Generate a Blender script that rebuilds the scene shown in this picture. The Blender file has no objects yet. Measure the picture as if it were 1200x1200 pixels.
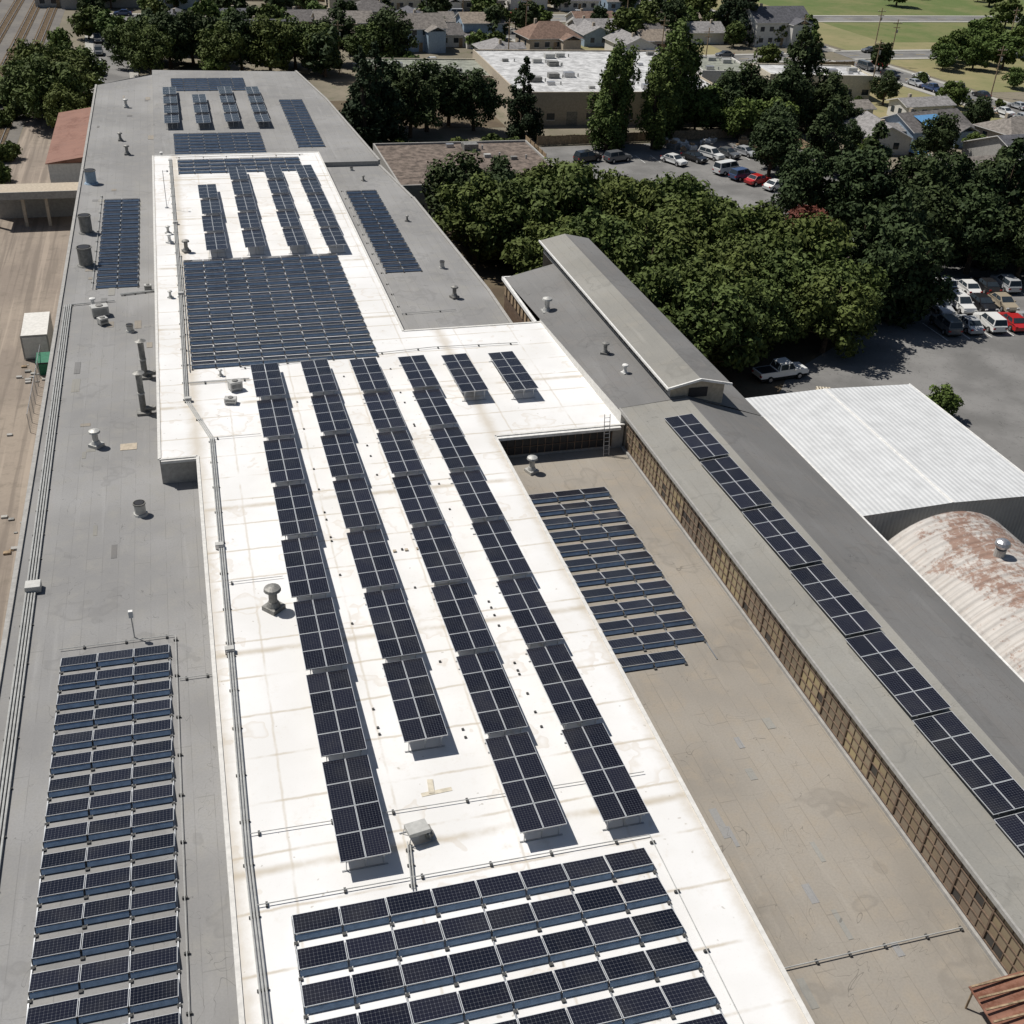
import bpy, math, random
import numpy as np
from mathutils import Vector, Matrix
random.seed(7)
SC=bpy.context.scene
COL=SC.collection
R=math.radians

# ------------------------------------------------------------------ materials
class NT:
    def __init__(s,name):
        s.m=bpy.data.materials.new(name); s.m.use_nodes=True
        s.t=s.m.node_tree; s.n=s.t.nodes; s.b=s.n["Principled BSDF"]
        s.b.inputs["Specular IOR Level"].default_value=0.3
    def new(s,k,**kw):
        n=s.n.new(k)
        for a,v in kw.items(): setattr(n,a,v)
        return n
    def put(s,sock,v):
        if hasattr(v,"is_output"): s.t.links.new(v,sock)
        else:
            if isinstance(v,tuple) and len(v)==3 and sock.type=='RGBA': v=(*v,1)
            sock.default_value=v
    def math(s,op,a,b=0.0,c=None):
        n=s.new("ShaderNodeMath",operation=op); s.put(n.inputs[0],a); s.put(n.inputs[1],b)
        if c is not None: s.put(n.inputs[2],c)
        return n.outputs[0]
    def mix(s,f,a,b,mode='MIX'):
        n=s.new("ShaderNodeMix",data_type='RGBA',blend_type=mode)
        s.put(n.inputs[0],f); s.put(n.inputs[6],a); s.put(n.inputs[7],b); return n.outputs[2]
    def pos(s): 
        if not hasattr(s,"_p"): s._p=s.new("ShaderNodeNewGeometry").outputs["Position"]
        return s._p
    def obj(s): return s.new("ShaderNodeTexCoord").outputs["Object"]
    def xyz(s,v):
        n=s.new("ShaderNodeSeparateXYZ"); s.put(n.inputs[0],v); return n.outputs
    def scale(s,v,sc):
        n=s.new("ShaderNodeVectorMath",operation='MULTIPLY'); s.put(n.inputs[0],v); n.inputs[1].default_value=sc; return n.outputs[0]
    def noise(s,scale,detail=4,vec=None,rough=.55,dist=0):
        n=s.new("ShaderNodeTexNoise"); s.put(n.inputs["Vector"],vec if vec is not None else s.pos())
        n.inputs["Scale"].default_value=scale; n.inputs["Detail"].default_value=detail
        n.inputs["Roughness"].default_value=rough; n.inputs["Distortion"].default_value=dist
        return n.outputs[0]
    def ramp(s,f,a,b,smooth=True):
        n=s.new("ShaderNodeMapRange"); n.interpolation_type='SMOOTHSTEP' if smooth else 'LINEAR'
        s.put(n.inputs[0],f); n.inputs[1].default_value=a; n.inputs[2].default_value=b; return n.outputs[0]
    def line(s,c,period,w,off=0.0):
        f=s.math('FRACT',s.math('DIVIDE',s.math('ADD',c,off),period))
        return s.math('LESS_THAN',f,w/period)
    def base(s,c): s.put(s.b.inputs["Base Color"],c)
    def bump(s,h,strength=.3,dist=.02):
        n=s.new("ShaderNodeBump"); n.inputs["Strength"].default_value=strength; n.inputs["Distance"].default_value=dist
        s.put(n.inputs["Height"],h); s.t.links.new(n.outputs[0],s.b.inputs["Normal"])
    def rough(s,v): s.put(s.b.inputs["Roughness"],v)
    def metal(s,v): s.put(s.b.inputs["Metallic"],v)

def plain(name,c,rough=.7,metal=0,var=.10,sc=1.5):
    m=NT(name); f=m.noise(sc*2,4,rough=.7)
    a=tuple(x*(1-var*1.6) for x in c); b=tuple(min(1,x*(1+var*1.3)) for x in c)
    m.base(m.mix(m.ramp(f,.3,.7),a,b)); m.rough(rough); m.metal(metal); return m.m

def grey_roof(name,c,warm):
    m=NT(name); x,y,z=m.xyz(m.pos())
    big=m.noise(.09,3); mid=m.noise(.6,4,rough=.65); fine=m.noise(9,2)
    st=m.noise(1.0,3,vec=m.scale(m.pos(),(1.6,.12,1)))
    col=m.mix(m.ramp(big,.35,.68),tuple(v*.84 for v in c),tuple(v*1.1 for v in c))
    col=m.mix(m.math('MULTIPLY',m.ramp(mid,.42,.75),.6),col,warm)
    col=m.mix(m.math('MULTIPLY',m.ramp(st,.55,.8),.45),col,tuple(v*1.25 for v in c))
    col=m.mix(m.math('MULTIPLY',m.ramp(fine,.3,.8),.25),col,tuple(v*.6 for v in c))
    wn=m.new("ShaderNodeTexWhiteNoise",noise_dimensions='1D'); m.put(wn.inputs["W"],m.math('FLOOR',m.math('DIVIDE',x,.98)))
    col=m.mix(m.math('MULTIPLY',wn.outputs[0],.14),col,tuple(v*.6 for v in c))
    ln=m.math('MAXIMUM',m.line(x,.98,.04),m.line(m.math('ADD',y,m.math('MULTIPLY',m.math('FLOOR',m.math('DIVIDE',x,.98)),3.7)),10,.06))
    brk=m.ramp(mid,.36,.58)
    col=m.mix(m.math('MULTIPLY',m.math('MULTIPLY',ln,brk),.38),col,tuple(v*.45 for v in c))
    pd=m.noise(.22,3); ring=m.math('SUBTRACT',m.ramp(pd,.60,.62),m.ramp(pd,.62,.66))
    col=m.mix(m.math('MULTIPLY',ring,.28),col,tuple(v*.55 for v in c))
    cr=m.noise(.16,3,dist=2.2); crack=m.math('LESS_THAN',m.math('ABSOLUTE',m.math('SUBTRACT',cr,.52)),.0011)
    col=m.mix(m.math('MULTIPLY',crack,.5),col,tuple(v*.3 for v in c))
    m.base(col); m.rough(.9); return m.m

def white_roof():
    m=NT("white_membrane"); x,y,z=m.xyz(m.pos())
    big=m.noise(.16,4); mid=m.noise(.8,5,rough=.7); fine=m.noise(7,3)
    col=m.mix(m.ramp(big,.3,.7),(.66,.65,.63),(.745,.74,.73))
    col=m.mix(m.math('MULTIPLY',m.ramp(mid,.56,.85),.5),col,(.52,.46,.37))
    col=m.mix(m.math('MULTIPLY',m.ramp(fine,.55,.85),.25),col,(.52,.48,.42))
    wob=m.math('MULTIPLY',m.math('SUBTRACT',mid,.5),.25)
    def soft(c,period,w,off=0):
        f=m.math('FRACT',m.math('DIVIDE',m.math('ADD',m.math('ADD',c,wob),off),period))
        d=m.math('MULTIPLY',m.math('ABSOLUTE',m.math('SUBTRACT',f,.5)),period)
        return m.ramp(d,w,0.0)
    l1=soft(y,3.05,.13); l2=soft(x,5.1,.11,1.3); l3=soft(y,15.25,.40,4)
    brk=m.ramp(m.noise(.45,4),.30,.58)
    col=m.mix(m.math('MULTIPLY',m.math('MULTIPLY',m.math('MAXIMUM',l1,l3),brk),.7),col,(.42,.36,.27))
    col=m.mix(m.math('MULTIPLY',m.math('MULTIPLY',l2,brk),.5),col,(.45,.39,.30))
    pd=m.noise(.3,3); ring=m.math('SUBTRACT',m.ramp(pd,.60,.61),m.ramp(pd,.61,.66))
    col=m.mix(m.math('MULTIPLY',ring,.28),col,(.48,.40,.30))
    sp=m.ramp(m.noise(3.2,1),.76,.80); col=m.mix(m.math('MULTIPLY',sp,.5),col,(.30,.27,.22))
    ed=m.math('MINIMUM',m.math('ABSOLUTE',m.math('ADD',x,1.4)),m.math('ABSOLUTE',m.math('SUBTRACT',x,20.2)))
    e=m.math('MULTIPLY',m.ramp(m.math('ADD',ed,m.math('MULTIPLY',mid,1.2)),1.5,.5),.6)
    col=m.mix(e,col,(.44,.38,.29))
    m.base(col); m.rough(.75); return m.m

def solar_mat(name,frame=(.50,.52,.54)):
    m=NT(name)
    uv=m.new("ShaderNodeUVMap",uv_map="cell").outputs[0]
    uv2=m.new("ShaderNodeUVMap",uv_map="pan").outputs[0]
    u,v,_=m.xyz(uv); a,b,_=m.xyz(uv2)
    def d(c):
        f=m.math('FRACT',c); return m.math('SUBTRACT',.5,m.math('ABSOLUTE',m.math('SUBTRACT',f,.5)))
    du,dv=d(u),d(v)
    grid=m.math('MAXIMUM',m.math('LESS_THAN',du,.018),m.math('LESS_THAN',dv,.018))
    dia=m.math('LESS_THAN',m.math('ADD',du,dv),.12)
    g=m.math('MAXIMUM',grid,dia)
    def e(c,w): return m.math('LESS_THAN',m.math('SUBTRACT',.5,m.math('ABSOLUTE',m.math('SUBTRACT',c,.5))),w)
    fr=m.math('MAXIMUM',e(a,.013),e(b,.020))
    rnd=m.new("ShaderNodeUVMap",uv_map="rnd").outputs[0]; r,_,_=m.xyz(rnd)
    cell=m.mix(r,(.005,.006,.012),(.013,.014,.024))
    cell=m.mix(m.math('MULTIPLY',m.ramp(m.noise(.5,4),.42,.8),.3),cell,(.055,.054,.052))
    col=m.mix(m.math('MULTIPLY',g,.40),cell,(.28,.29,.31))
    col=m.mix(fr,col,frame)
    m.base(col); m.rough(m.math('ADD',.14,m.math('MULTIPLY',fr,.3))); m.b.inputs["Specular IOR Level"].default_value=.28
    return m.m

def foliage(name,dark,light,rv=.25):
    m=NT(name)
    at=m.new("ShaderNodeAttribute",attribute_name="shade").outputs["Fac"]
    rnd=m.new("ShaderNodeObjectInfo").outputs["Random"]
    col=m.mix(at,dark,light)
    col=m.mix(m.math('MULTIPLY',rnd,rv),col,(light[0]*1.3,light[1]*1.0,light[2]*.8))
    m.base(col); m.rough(.7); m.b.inputs["Specular IOR Level"].default_value=.12
    return m.m

def corrugated(name,c,rust=0,axis=0,period=.3,rustc=(.22,.09,.05),top=None):
    m=NT(name); o=m.xyz(m.obj()); cc=o[axis]
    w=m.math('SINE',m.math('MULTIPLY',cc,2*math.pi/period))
    st=m.noise(.5,4,rough=.7)
    col=m.mix(m.ramp(st,.3,.75),c,tuple(v*.82 for v in c))
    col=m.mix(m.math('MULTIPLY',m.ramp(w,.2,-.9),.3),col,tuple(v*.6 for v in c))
    if rust>0:
        n=m.noise(.35,5,rough=.75,dist=.3); n2=m.noise(2.5,5,rough=.8)
        s=m.math('ADD',m.math('MULTIPLY',n,.6),m.math('MULTIPLY',n2,.4))
        if top: s=m.math('ADD',s,m.math('SUBTRACT',m.math('MULTIPLY',m.ramp(o[2],top[0],top[1]),.10),.050))
        f=m.ramp(s,.62-rust*.12,.70-rust*.10)
        col=m.mix(m.math('MULTIPLY',f,.8),col,rustc)
        if top:
            sk=m.noise(2.2,3,vec=m.scale(m.obj(),(.15,2.0,.15)))
            col=m.mix(m.math('MULTIPLY',m.ramp(sk,.52,.72),.3),col,(.33,.25,.19))
    m.base(col); m.rough(.55); m.bump(w,.6,.03); return m.m

def ground_mat(name,c1,c2,c3,s=.05,tracks=False):
    m=NT(name)
    a=m.noise(s,5,rough=.65); b=m.noise(s*9,4,rough=.7); f=m.noise(3,2)
    col=m.mix(m.ramp(a,.38,.62),c1,c2); col=m.mix(m.math('MULTIPLY',m.ramp(b,.5,.75),.7),col,c3)
    col=m.mix(m.math('MULTIPLY',f,.35),col,tuple(v*.5 for v in c1))
    if tracks:
        t=m.noise(1.0,3,vec=m.scale(m.pos(),(1.3,.03,1)),dist=.2)
        col=m.mix(m.math('MULTIPLY',m.ramp(t,.50,.62),.55),col,tuple(v*.62 for v in c2))
        col=m.mix(m.math('MULTIPLY',m.ramp(t,.42,.34),.4),col,tuple(min(1,v*1.25) for v in c1))
    m.base(col); m.rough(.95); return m.m

def asphalt(name,c):
    m=NT(name)
    a=m.noise(.12,4); b=m.noise(1.2,4,rough=.7)
    col=m.mix(m.ramp(a,.35,.65),tuple(v*.8 for v in c),tuple(v*1.2 for v in c))
    col=m.mix(m.math('MULTIPLY',m.ramp(b,.55,.75),.45),col,tuple(v*.55 for v in c))
    n=m.noise(.35,3,dist=1.5); crack=m.math('LESS_THAN',m.math('ABSOLUTE',m.math('SUBTRACT',n,.5)),.004)
    col=m.mix(m.math('MULTIPLY',crack,.5),col,tuple(v*.4 for v in c))
    m.base(col); m.rough(.9); return m.m

M={}
M['roofL']=grey_roof("grey_roll_roofing",(.27,.266,.26),(.285,.275,.25))
M['roofR']=grey_roof("tan_roll_roofing",(.29,.263,.225),(.33,.28,.215))
M['roofD']=grey_roof("dark_shingle",(.19,.187,.182),(.195,.182,.168))
M['roofS']=grey_roof("strip_roofing",(.27,.262,.238),(.28,.262,.225))
M['white']=white_roof()
M['solar']=solar_mat("solar_cells")
M['galv']=plain("galvanised_steel",(.40,.41,.42),.42,.7)
M['defl']=plain("wind_deflector_steel",(.26,.34,.44),.42,.7)
M['alu']=plain("aluminium",(.5,.5,.51),.4,.8)
M['pipe']=plain("conduit_paint",(.45,.45,.43),.5,.2)
M['ventdk']=plain("weathered_vent_metal",(.24,.235,.22),.6,.4,.18)
M['ventlt']=plain("light_vent_metal",(.46,.455,.43),.55,.3,.07)
M['wallgrey']=plain("painted_wall_grey",(.33,.32,.30),.8)
M['wallwhite']=plain("painted_wall_white",(.60,.585,.55),.8,0,.07)
M['walltan']=plain("stucco_tan",(.42,.36,.28),.85)
M['wallcream']=plain("siding_cream",(.55,.50,.40),.8)
M['wallblue']=plain("siding_blue",(.28,.36,.44),.8)
M['dark']=plain("dark_opening",(.025,.025,.028),.5)
M['glass']=plain("window_glass",(.03,.04,.05),.08,0,.1)
M['frame']=plain("rusty_window_frame",(.15,.105,.075),.7,0,.18)
M['wood']=plain("weathered_wood",(.30,.22,.14),.85,0,.25)
M['trim']=plain("white_trim",(.70,.69,.66),.6)
M['ball']=plain("rubber_block",(.07,.07,.068),.8)
M['tire']=plain("tire_rubber",(.02,.02,.02),.9)
M['conc']=plain("concrete",(.36,.35,.32),.85)
M['paint']=plain("road_paint_white",(.6,.6,.58),.7,0,.2)
M['painty']=plain("road_paint_yellow",(.55,.40,.08),.7)
M['asph']=asphalt("asphalt",(.175,.171,.164))
M['soil']=ground_mat("dry_soil",(.17,.15,.11),(.23,.20,.15),(.075,.10,.038))
M['dirt']=ground_mat("pale_dirt",(.31,.26,.21),(.24,.20,.165),(.17,.145,.115),.07,True)
M['ballast']=ground_mat("rail_ballast",(.15,.14,.13),(.19,.175,.155),(.10,.09,.07),.1)
M['drygrass']=ground_mat("dry_grass",(.28,.24,.125),(.20,.20,.09),(.12,.145,.05),.03)
M['lawn']=ground_mat("lawn_grass",(.11,.15,.045),(.18,.18,.075),(.07,.12,.03),.05)
M['litter']=ground_mat("leaf_litter",(.10,.075,.05),(.14,.11,.07),(.05,.05,.03),.2)
M['browntar']=plain("brown_tar_roof",(.145,.115,.095),.9,0,.35,.4)
M['flatwhite']=plain("coated_flat_roof",(.46,.46,.455),.8,0,.22,.25)
M['flatgreen']=plain("mossy_flat_roof",(.23,.24,.20),.85,0,.2,.4)
M['rustroof']=corrugated("rusted_corrugated",(.26,.13,.09),1.0,1,.4,(.15,.06,.035))
M['corrw']=corrugated("white_corrugated",(.62,.63,.63),0,0,.45)
M['corrwall']=corrugated("grey_corrugated_wall",(.36,.36,.36),0.2,0,.35)
M['quon']=corrugated("quonset_steel",(.52,.49,.455),1.0,1,.5,(.21,.105,.065),(5.5,8.4))
M['bark']=plain("bark",(.09,.065,.045),.95,0,.3)
M['leafA']=foliage("leaf_olive",(.022,.038,.012),(.105,.142,.040),.35)
M['leafB']=foliage("leaf_dark",(.013,.025,.012),(.056,.082,.030),.25)
M['leafC']=foliage("leaf_bright",(.030,.054,.014),(.110,.160,.042))
M['leafP']=foliage("leaf_poplar",(.030,.052,.014),(.120,.165,.045),.15)
M['leafD']=foliage("leaf_conifer",(.010,.020,.010),(.038,.058,.025),.1)
M['leafR']=foliage("leaf_plum",(.045,.018,.014),(.16,.055,.038),.1)
M['blue']=plain("blue_tarp",(.10,.25,.45),.6)
M['green']=plain("green_paint",(.03,.16,.09),.5)
M['redl']=plain("tail_light",(.35,.02,.02),.3)
M['headl']=plain("head_light",(.7,.7,.68),.15)

# ------------------------------------------------------------------ mesh builder
class MB:
    def __init__(s): s.v=[];s.f=[];s.mi=[];s.mats=[]; s.uv={}
    def m(s,k):
        if k not in s.mats: s.mats.append(k)
        return s.mats.index(k)
    def poly(s,pts,k):
        b=len(s.v); s.v+= [tuple(p) for p in pts]; s.f.append(tuple(range(b,b+len(pts)))); s.mi.append(s.m(k)); return len(s.f)-1
    def hexa(s,p,k,bottom=True):
        b=len(s.v); s.v+=[tuple(q) for q in p]
        fs=[(4,5,6,7),(0,1,5,4),(1,2,6,5),(2,3,7,6),(3,0,4,7)]
        if bottom: fs.append((3,2,1,0))
        for f in fs: s.f.append(tuple(b+i for i in f)); s.mi.append(s.m(k))
    def box(s,x0,x1,y0,y1,z0,z1,k):
        s.hexa([(x0,y0,z0),(x1,y0,z0),(x1,y1,z0),(x0,y1,z0),(x0,y0,z1),(x1,y0,z1),(x1,y1,z1),(x0,y1,z1)],k)
    def tube(s,p,q,r0,r1,k,n=8,caps=True):
        p=Vector(p);q=Vector(q);d=(q-p)
        if d.length<1e-6: return
        d.normalize(); a=d.orthogonal().normalized(); b=d.cross(a)
        i0=len(s.v)
        for c,r in((p,r0),(q,r1)):
            for i in range(n):
                t=2*math.pi*i/n; s.v.append(tuple(c+a*(r*math.cos(t))+b*(r*math.sin(t))))
        k=s.m(k)
        for i in range(n):
            j=(i+1)%n; s.f.append((i0+i,i0+j,i0+n+j,i0+n+i)); s.mi.append(k)
        if caps:
            s.f.append(tuple(i0+i for i in range(n))[::-1]); s.mi.append(k)
            s.f.append(tuple(i0+n+i for i in range(n))); s.mi.append(k)
    def obj(s,name,loc=(0,0,0),rot=0,parent=None,smooth=False,bevel=0):
        me=bpy.data.meshes.new(name); me.from_pydata(s.v,[],s.f)
        for k in s.mats: me.materials.append(M[k] if isinstance(k,str) else k)
        me.polygons.foreach_set("material_index",s.mi)
        if smooth: me.polygons.foreach_set("use_smooth",[True]*len(s.f))
        for nm,d in s.uv.items():
            l=me.uv_layers.new(name=nm)
            for fi,pts in d.items():
                for li,u in zip(me.polygons[fi].loop_indices,pts): l.data[li].uv=u
        me.update()
        o=bpy.data.objects.new(name,me); o.location=loc; o.rotation_euler=(0,0,rot); COL.objects.link(o)
        if parent: o.parent=parent
        if bevel:
            b=o.modifiers.new("b",'BEVEL'); b.width=bevel; b.segments=1; b.limit_method='ANGLE'
        return o
def empty(name,loc=(0,0,0),rot=0):
    o=bpy.data.objects.new(name,None); o.empty_display_size=.5; o.location=loc; o.rotation_euler=(0,0,rot); COL.objects.link(o); return o

# ------------------------------------------------------------------ ground sheets
def sheet(name,pts,z,k):
    b=MB(); b.poly([(x,y,z) for x,y in pts],k); return b.obj(name)
sheet("ground",[(-4000,-4000),(4000,-4000),(4000,4000),(-4000,4000)],0,'soil')
sheet("dirt_yard",[(-27,-30),(-12,-30),(-12,210),(-27,230)],.02,'dirt')
sheet("rail_ballast_ground",[(-60,-30),(-27.2,-30),(-27.2,600),(-70,600)],.015,'ballast')
sheet("parking_lot",[(56,60),(150,60),(150,134),(104,134),(86,140),(78,122),(74,108),(62,100),(56,92)],.02,'asph')
sheet("parking_lot",[(60,178),(62,197),(112,199),(112,160),(100,142),(87,139),(79,146),(80,158),(66,172)],.03,'asph')
sheet("leaf_litter_ground",[(28,92),(58,92),(74,108),(80,124),(80,146),(66,160),(30,160)],.012,'litter')
sheet("dry_field",[(184,236),(420,236),(420,520),(150,520),(172,330)],.02,'drygrass')
sheet("lawn",[(196,300),(330,300),(330,420),(190,420)],.028,'lawn')
sheet("dry_lot",[(136,205),(172,205),(164,262),(130,262)],.024,'drygrass')
sheet("dry_lot",[(108,262),(140,262),(140,300),(98,300)],.024,'drygrass')
sheet("leaf_litter_ground",[(-12,212),(60,212),(60,236),(-12,236)],.018,'litter')

def street(name,a,b,w,side=True,line=True):
    a=Vector((*a,0));b=Vector((*b,0));d=(b-a);L=d.length;ang=math.atan2(d.y,d.x)
    e=empty(name,a,ang)
    m=MB(); m.poly([(0,-w/2,.04),(L,-w/2,.04),(L,w/2,.04),(0,w/2,.04)],'asph'); m.obj("carriageway",parent=e)
    if line:
        m=MB(); x=2
        while x<L-3:
            m.poly([(x,-.07,.046),(x+3,-.07,.046),(x+3,.07,.046),(x,.07,.046)],'painty'); x+=7
        m.obj("markings",parent=e)
    if side:
        m=MB()
        for s in(-1,1):
            y0,y1=sorted((s*(w/2),s*(w/2+.2))); m.box(0,L,y0,y1,0,.15,'conc')
            y0,y1=sorted((s*(w/2+.2),s*(w/2+1.9))); m.box(0,L,y0,y1,0,.13,'conc')
        m.obj("kerb_and_pavement",parent=e)
street("street",(186,150),(170,275),10)
street("street",(168,286),(150,460),10)
street("street",(-20,335),(420,345),9)
street("street",(40,268),(164,279),8)
street("street",(96,284),(84,330),7,line=False)
street("street",(-12,236),(-16,330),7,line=False)
street("street",(172,281),(420,292),9)

m=MB()
for i in range(12):
    x=86.3+i*3.1; m.poly([(x,111,.028),(x+.14,111,.028),(x+.14,105.5,.028),(x,105.5,.028)],'paint')
for i in range(10):
    x=94.0+i*3.1; m.poly([(x,123,.028),(x+.14,123,.028),(x+.14,117,.028),(x,117,.028)],'paint')
for i in range(9):
    x=78+i*2.9; m.poly([(x,190,.038),(x+.12,190,.038),(x+.12,185,.038),(x,185,.038)],'paint')
m.obj("parking_bay_markings")

for rx in (-40,-35,-46,-30.5):
    m=MB()
    for dx in(-.72,.72): m.box(rx+dx-.04,rx+dx+.04,120,600,.18,.34,'galv')
    y=120
    while y<600: m.box(rx-1.3,rx+1.3,y,y+.24,.03,.18,'wood'); y+=.75
    m.obj("railway_track")

# ------------------------------------------------------------------ main building
MAIN=empty("industrial_building")
Zg,Zw=10.0,12.0
m=MB()
m.poly([(-13,-25,Zg),(-1.4,-25,Zg),(-1.4,72,Zg),(-4,72,Zg),(-4,212,Zg),(-13,204,Zg)],'roofL')
m.poly([(17.1,91.5,Zg),(28.6,91.5,Zg),(28.5,105,Zg),(27,137,Zg),(25.4,152,Zg),(17.1,152,Zg)],'roofL')
m.obj("low_roof",parent=MAIN)
m=MB(); m.poly([(-4,152,Zg+.6),(17.1,152,Zg+.6),(25.4,152,Zg+.6),(23,189,Zg+.6),(20.5,211,Zg+.6),(-4,213,Zg+.6)],'roofL'); m.obj("far_roof",parent=MAIN)
m=MB(); m.poly([(20.2,-25,Zg),(30.7,-25,Zg),(30.7,71,Zg),(20.2,71,Zg)],'roofR'); m.obj("right_low_roof",parent=MAIN)
m=MB()
m.poly([(-1.4,-25,Zw),(20.2,-25,Zw),(20.2,71,Zw),(-1.4,72,Zw)],'white')
m.poly([(-1.4,72,Zw),(20.2,71,Zw),(30.6,71,Zw),(30.2,91.5,Zw),(17.1,91.5,Zw),(17.1,152,Zw),(-4,152,Zw),(-4,72,Zw)],'white')
m.obj("raised_white_roof",parent=MAIN)
m=MB()
def wall(p,q,z0,z1,k='wallgrey'):
    m.poly([(p[0],p[1],z0),(q[0],q[1],z0),(q[0],q[1],z1),(p[0],p[1],z1)],k)
ol=[(-13,-25),(-13,204),(-4,213),(20.5,211),(23,189),(25.4,152),(27,137),(28.5,105),(28.6,91.5)]
for p,q in zip(ol,ol[1:]): wall(p,q,0,Zg)
wall((-13,-25),(30.7,-25),0,Zg)
for p,q in [((-4,152),(-4,213)),((-4,213),(20.5,211)),((20.5,211),(23,189)),((23,189),(25.4,152)),((17.1,152),(25.4,152))]: wall(p,q,Zg-.01,Zg+.6)
up=[(-1.4,-25),(-1.4,72),(-4,72),(-4,152),(17.1,152),(17.1,91.5),(30.2,91.5)]
for p,q in zip(up,up[1:]): wall(p,q,Zg-.01,Zw)
up2=[(30.6,71),(20.2,71),(20.2,-25)]
for p,q in zip(up2,up2[1:]): wall(p,q,Zg-.01,Zw)
wall((-1.4,-25),(20.2,-25),Zg,Zw)
m.obj("walls",parent=MAIN)
m=MB()
def curb(p,q,z,w,h,k):
    p=Vector((*p,0));q=Vector((*q,0));d=(q-p).normalized();n=Vector((-d.y,d.x,0))*w/2
    m.hexa([(*(p-n)[:2],z),(*(q-n)[:2],z),(*(q+n)[:2],z),(*(p+n)[:2],z),(*(p-n)[:2],z+h),(*(q-n)[:2],z+h),(*(q+n)[:2],z+h),(*(p+n)[:2],z+h)],k)
for L_ in (up,up2):
    for p,q in zip(L_,L_[1:]): curb(p,q,Zw-.03,.22,.09,'wallwhite')
for p,q in [((-12.95,-25),(-12.95,204)),((20.45,211),(22.95,189)),((22.95,189),(25.3,152)),((27,137),(28.5,105)),((28.5,105),(28.5,91.7)),((-4,212.9),(20.4,210.9)),((25.3,151.8),(26.9,137))]: curb(p,q,Zg+.61 if q[1]>151 and p[0]>0 and q[0]>0 and p[1]>152 else Zg-.02,.3,.18,'wallgrey')
for i in range(26):
    x=random.uniform(-12,-4);y=random.uniform(56,200); w_=random.uniform(.2,.9);l=random.uniform(.3,2.6)
    m.box(x,x+w_,y,y+l,Zg,Zg+.012+.001*i,random.choice(['roofD','roofR','roofS']))
for i in range(12):
    x=random.uniform(21,29);y=random.uniform(18,44); w_=random.uniform(.2,.6);l=random.uniform(.5,2)
    m.box(x,x+w_,y,y+l,Zg,Zg+.012+.001*i,random.choice(['roofL','roofS']))
m.obj("roof_edge_flashing",parent=MAIN)
m=MB(); m.box(20.6,29.6,70.93,70.99,10.25,11.55,'dark')
for i in range(16): x=20.6+i*.6; m.box(x-.03,x+.03,70.88,70.925,10.25,11.55,'frame')
m.box(20.6,29.6,70.87,70.9,10.9,10.94,'frame')
m.box(20.3,30.2,70.6,70.98,11.75,11.98,'trim')
m.box(-3.9,-1.5,71.7,71.97,11.78,11.98,'wallwhite')
m.obj("clerestory_windows",parent=MAIN)

# ------------------------------------------------------------------ right gabled building
RB=empty("gabled_workshop_building")
ex,ez_=43.0,11.1
m=MB()
m.poly([(30.75,-25,0),(30.75,71.5,0),(30.75,71.5,12.98),(30.75,-25,12.98)],'walltan')
m.poly([(ex-.2,-25,0),(ex-.2,71.5,0),(ex-.2,71.5,ez_),(ex-.2,-25,ez_)],'wallgrey')
m.poly([(30.75,71.5,0),(ex-.2,71.5,0),(ex-.2,71.5,ez_),(36,71.5,13.4),(30.75,71.5,12.95)],'wallgrey')
m.obj("walls",parent=RB)
m=MB()
m.poly([(30.45,-25,13.0),(36,-25,13.45),(36,71.8,13.45),(30.45,71.8,13.0)],'roofS')
m.poly([(36,-25,13.45),(ex,-25,ez_),(ex,71.8,ez_),(36,71.8,13.45)],'roofD')
m.box(30.35,30.47,-25,71.8,12.8,13.04,'wallgrey')
m.box(ex,ex+.15,-25,71.8,ez_-.2,ez_+.02,'trim')
m.obj("roof",parent=RB)
amb=NT("amber_window_panes"); x,y,z=amb.xyz(amb.pos())
def wn(sx,sz):
    c_=amb.new("ShaderNodeTexWhiteNoise",noise_dimensions='2D'); cv=amb.new("ShaderNodeCombineXYZ")
    amb.put(cv.inputs[0],amb.math('FLOOR',amb.math('DIVIDE',amb.math('ADD',y,25.0),sx))); amb.put(cv.inputs[1],amb.math('FLOOR',amb.math('DIVIDE',amb.math('SUBTRACT',z,10.3),sz))); amb.put(c_.inputs[0],cv.outputs[0]); return c_.outputs[0]
c=amb.mix(amb.ramp(amb.noise(.09,3),.35,.62),(.18,.135,.095),(.36,.29,.16)); c=amb.mix(amb.math('MULTIPLY',wn(.62,.6),.55),c,(.22,.185,.15))
c=amb.mix(amb.math('MULTIPLY',amb.math('GREATER_THAN',wn(2.48,3),.75),.55),c,(.10,.08,.07)); c=amb.mix(amb.math('MULTIPLY',amb.math('GREATER_THAN',wn(.62,.601),.94),.9),c,(.03,.03,.03)); amb.base(c); amb.rough(.35)
M['amber']=amb.m
m=MB(); m.box(30.69,30.74,-25,70.5,10.3,12.7,'amber')
m.obj("window_panes",parent=RB)
m=MB(); y=-25.
i=0
while y<70.6:
    w=.09 if i%4==0 else .03
    m.box(30.62 if w>.05 else 30.65,30.69,y-w/2,y+w/2,10.3,12.7,'frame'); y+=.62; i+=1
for z in(10.3,10.9,11.5,12.1,12.7): m.box(30.63,30.688,-25,70.5,z-.03,z+.03,'frame')
m.box(30.5,30.74,-25,70.8,10.01,10.2,'wallgrey')
m.obj("window_mullions",parent=RB)

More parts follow.
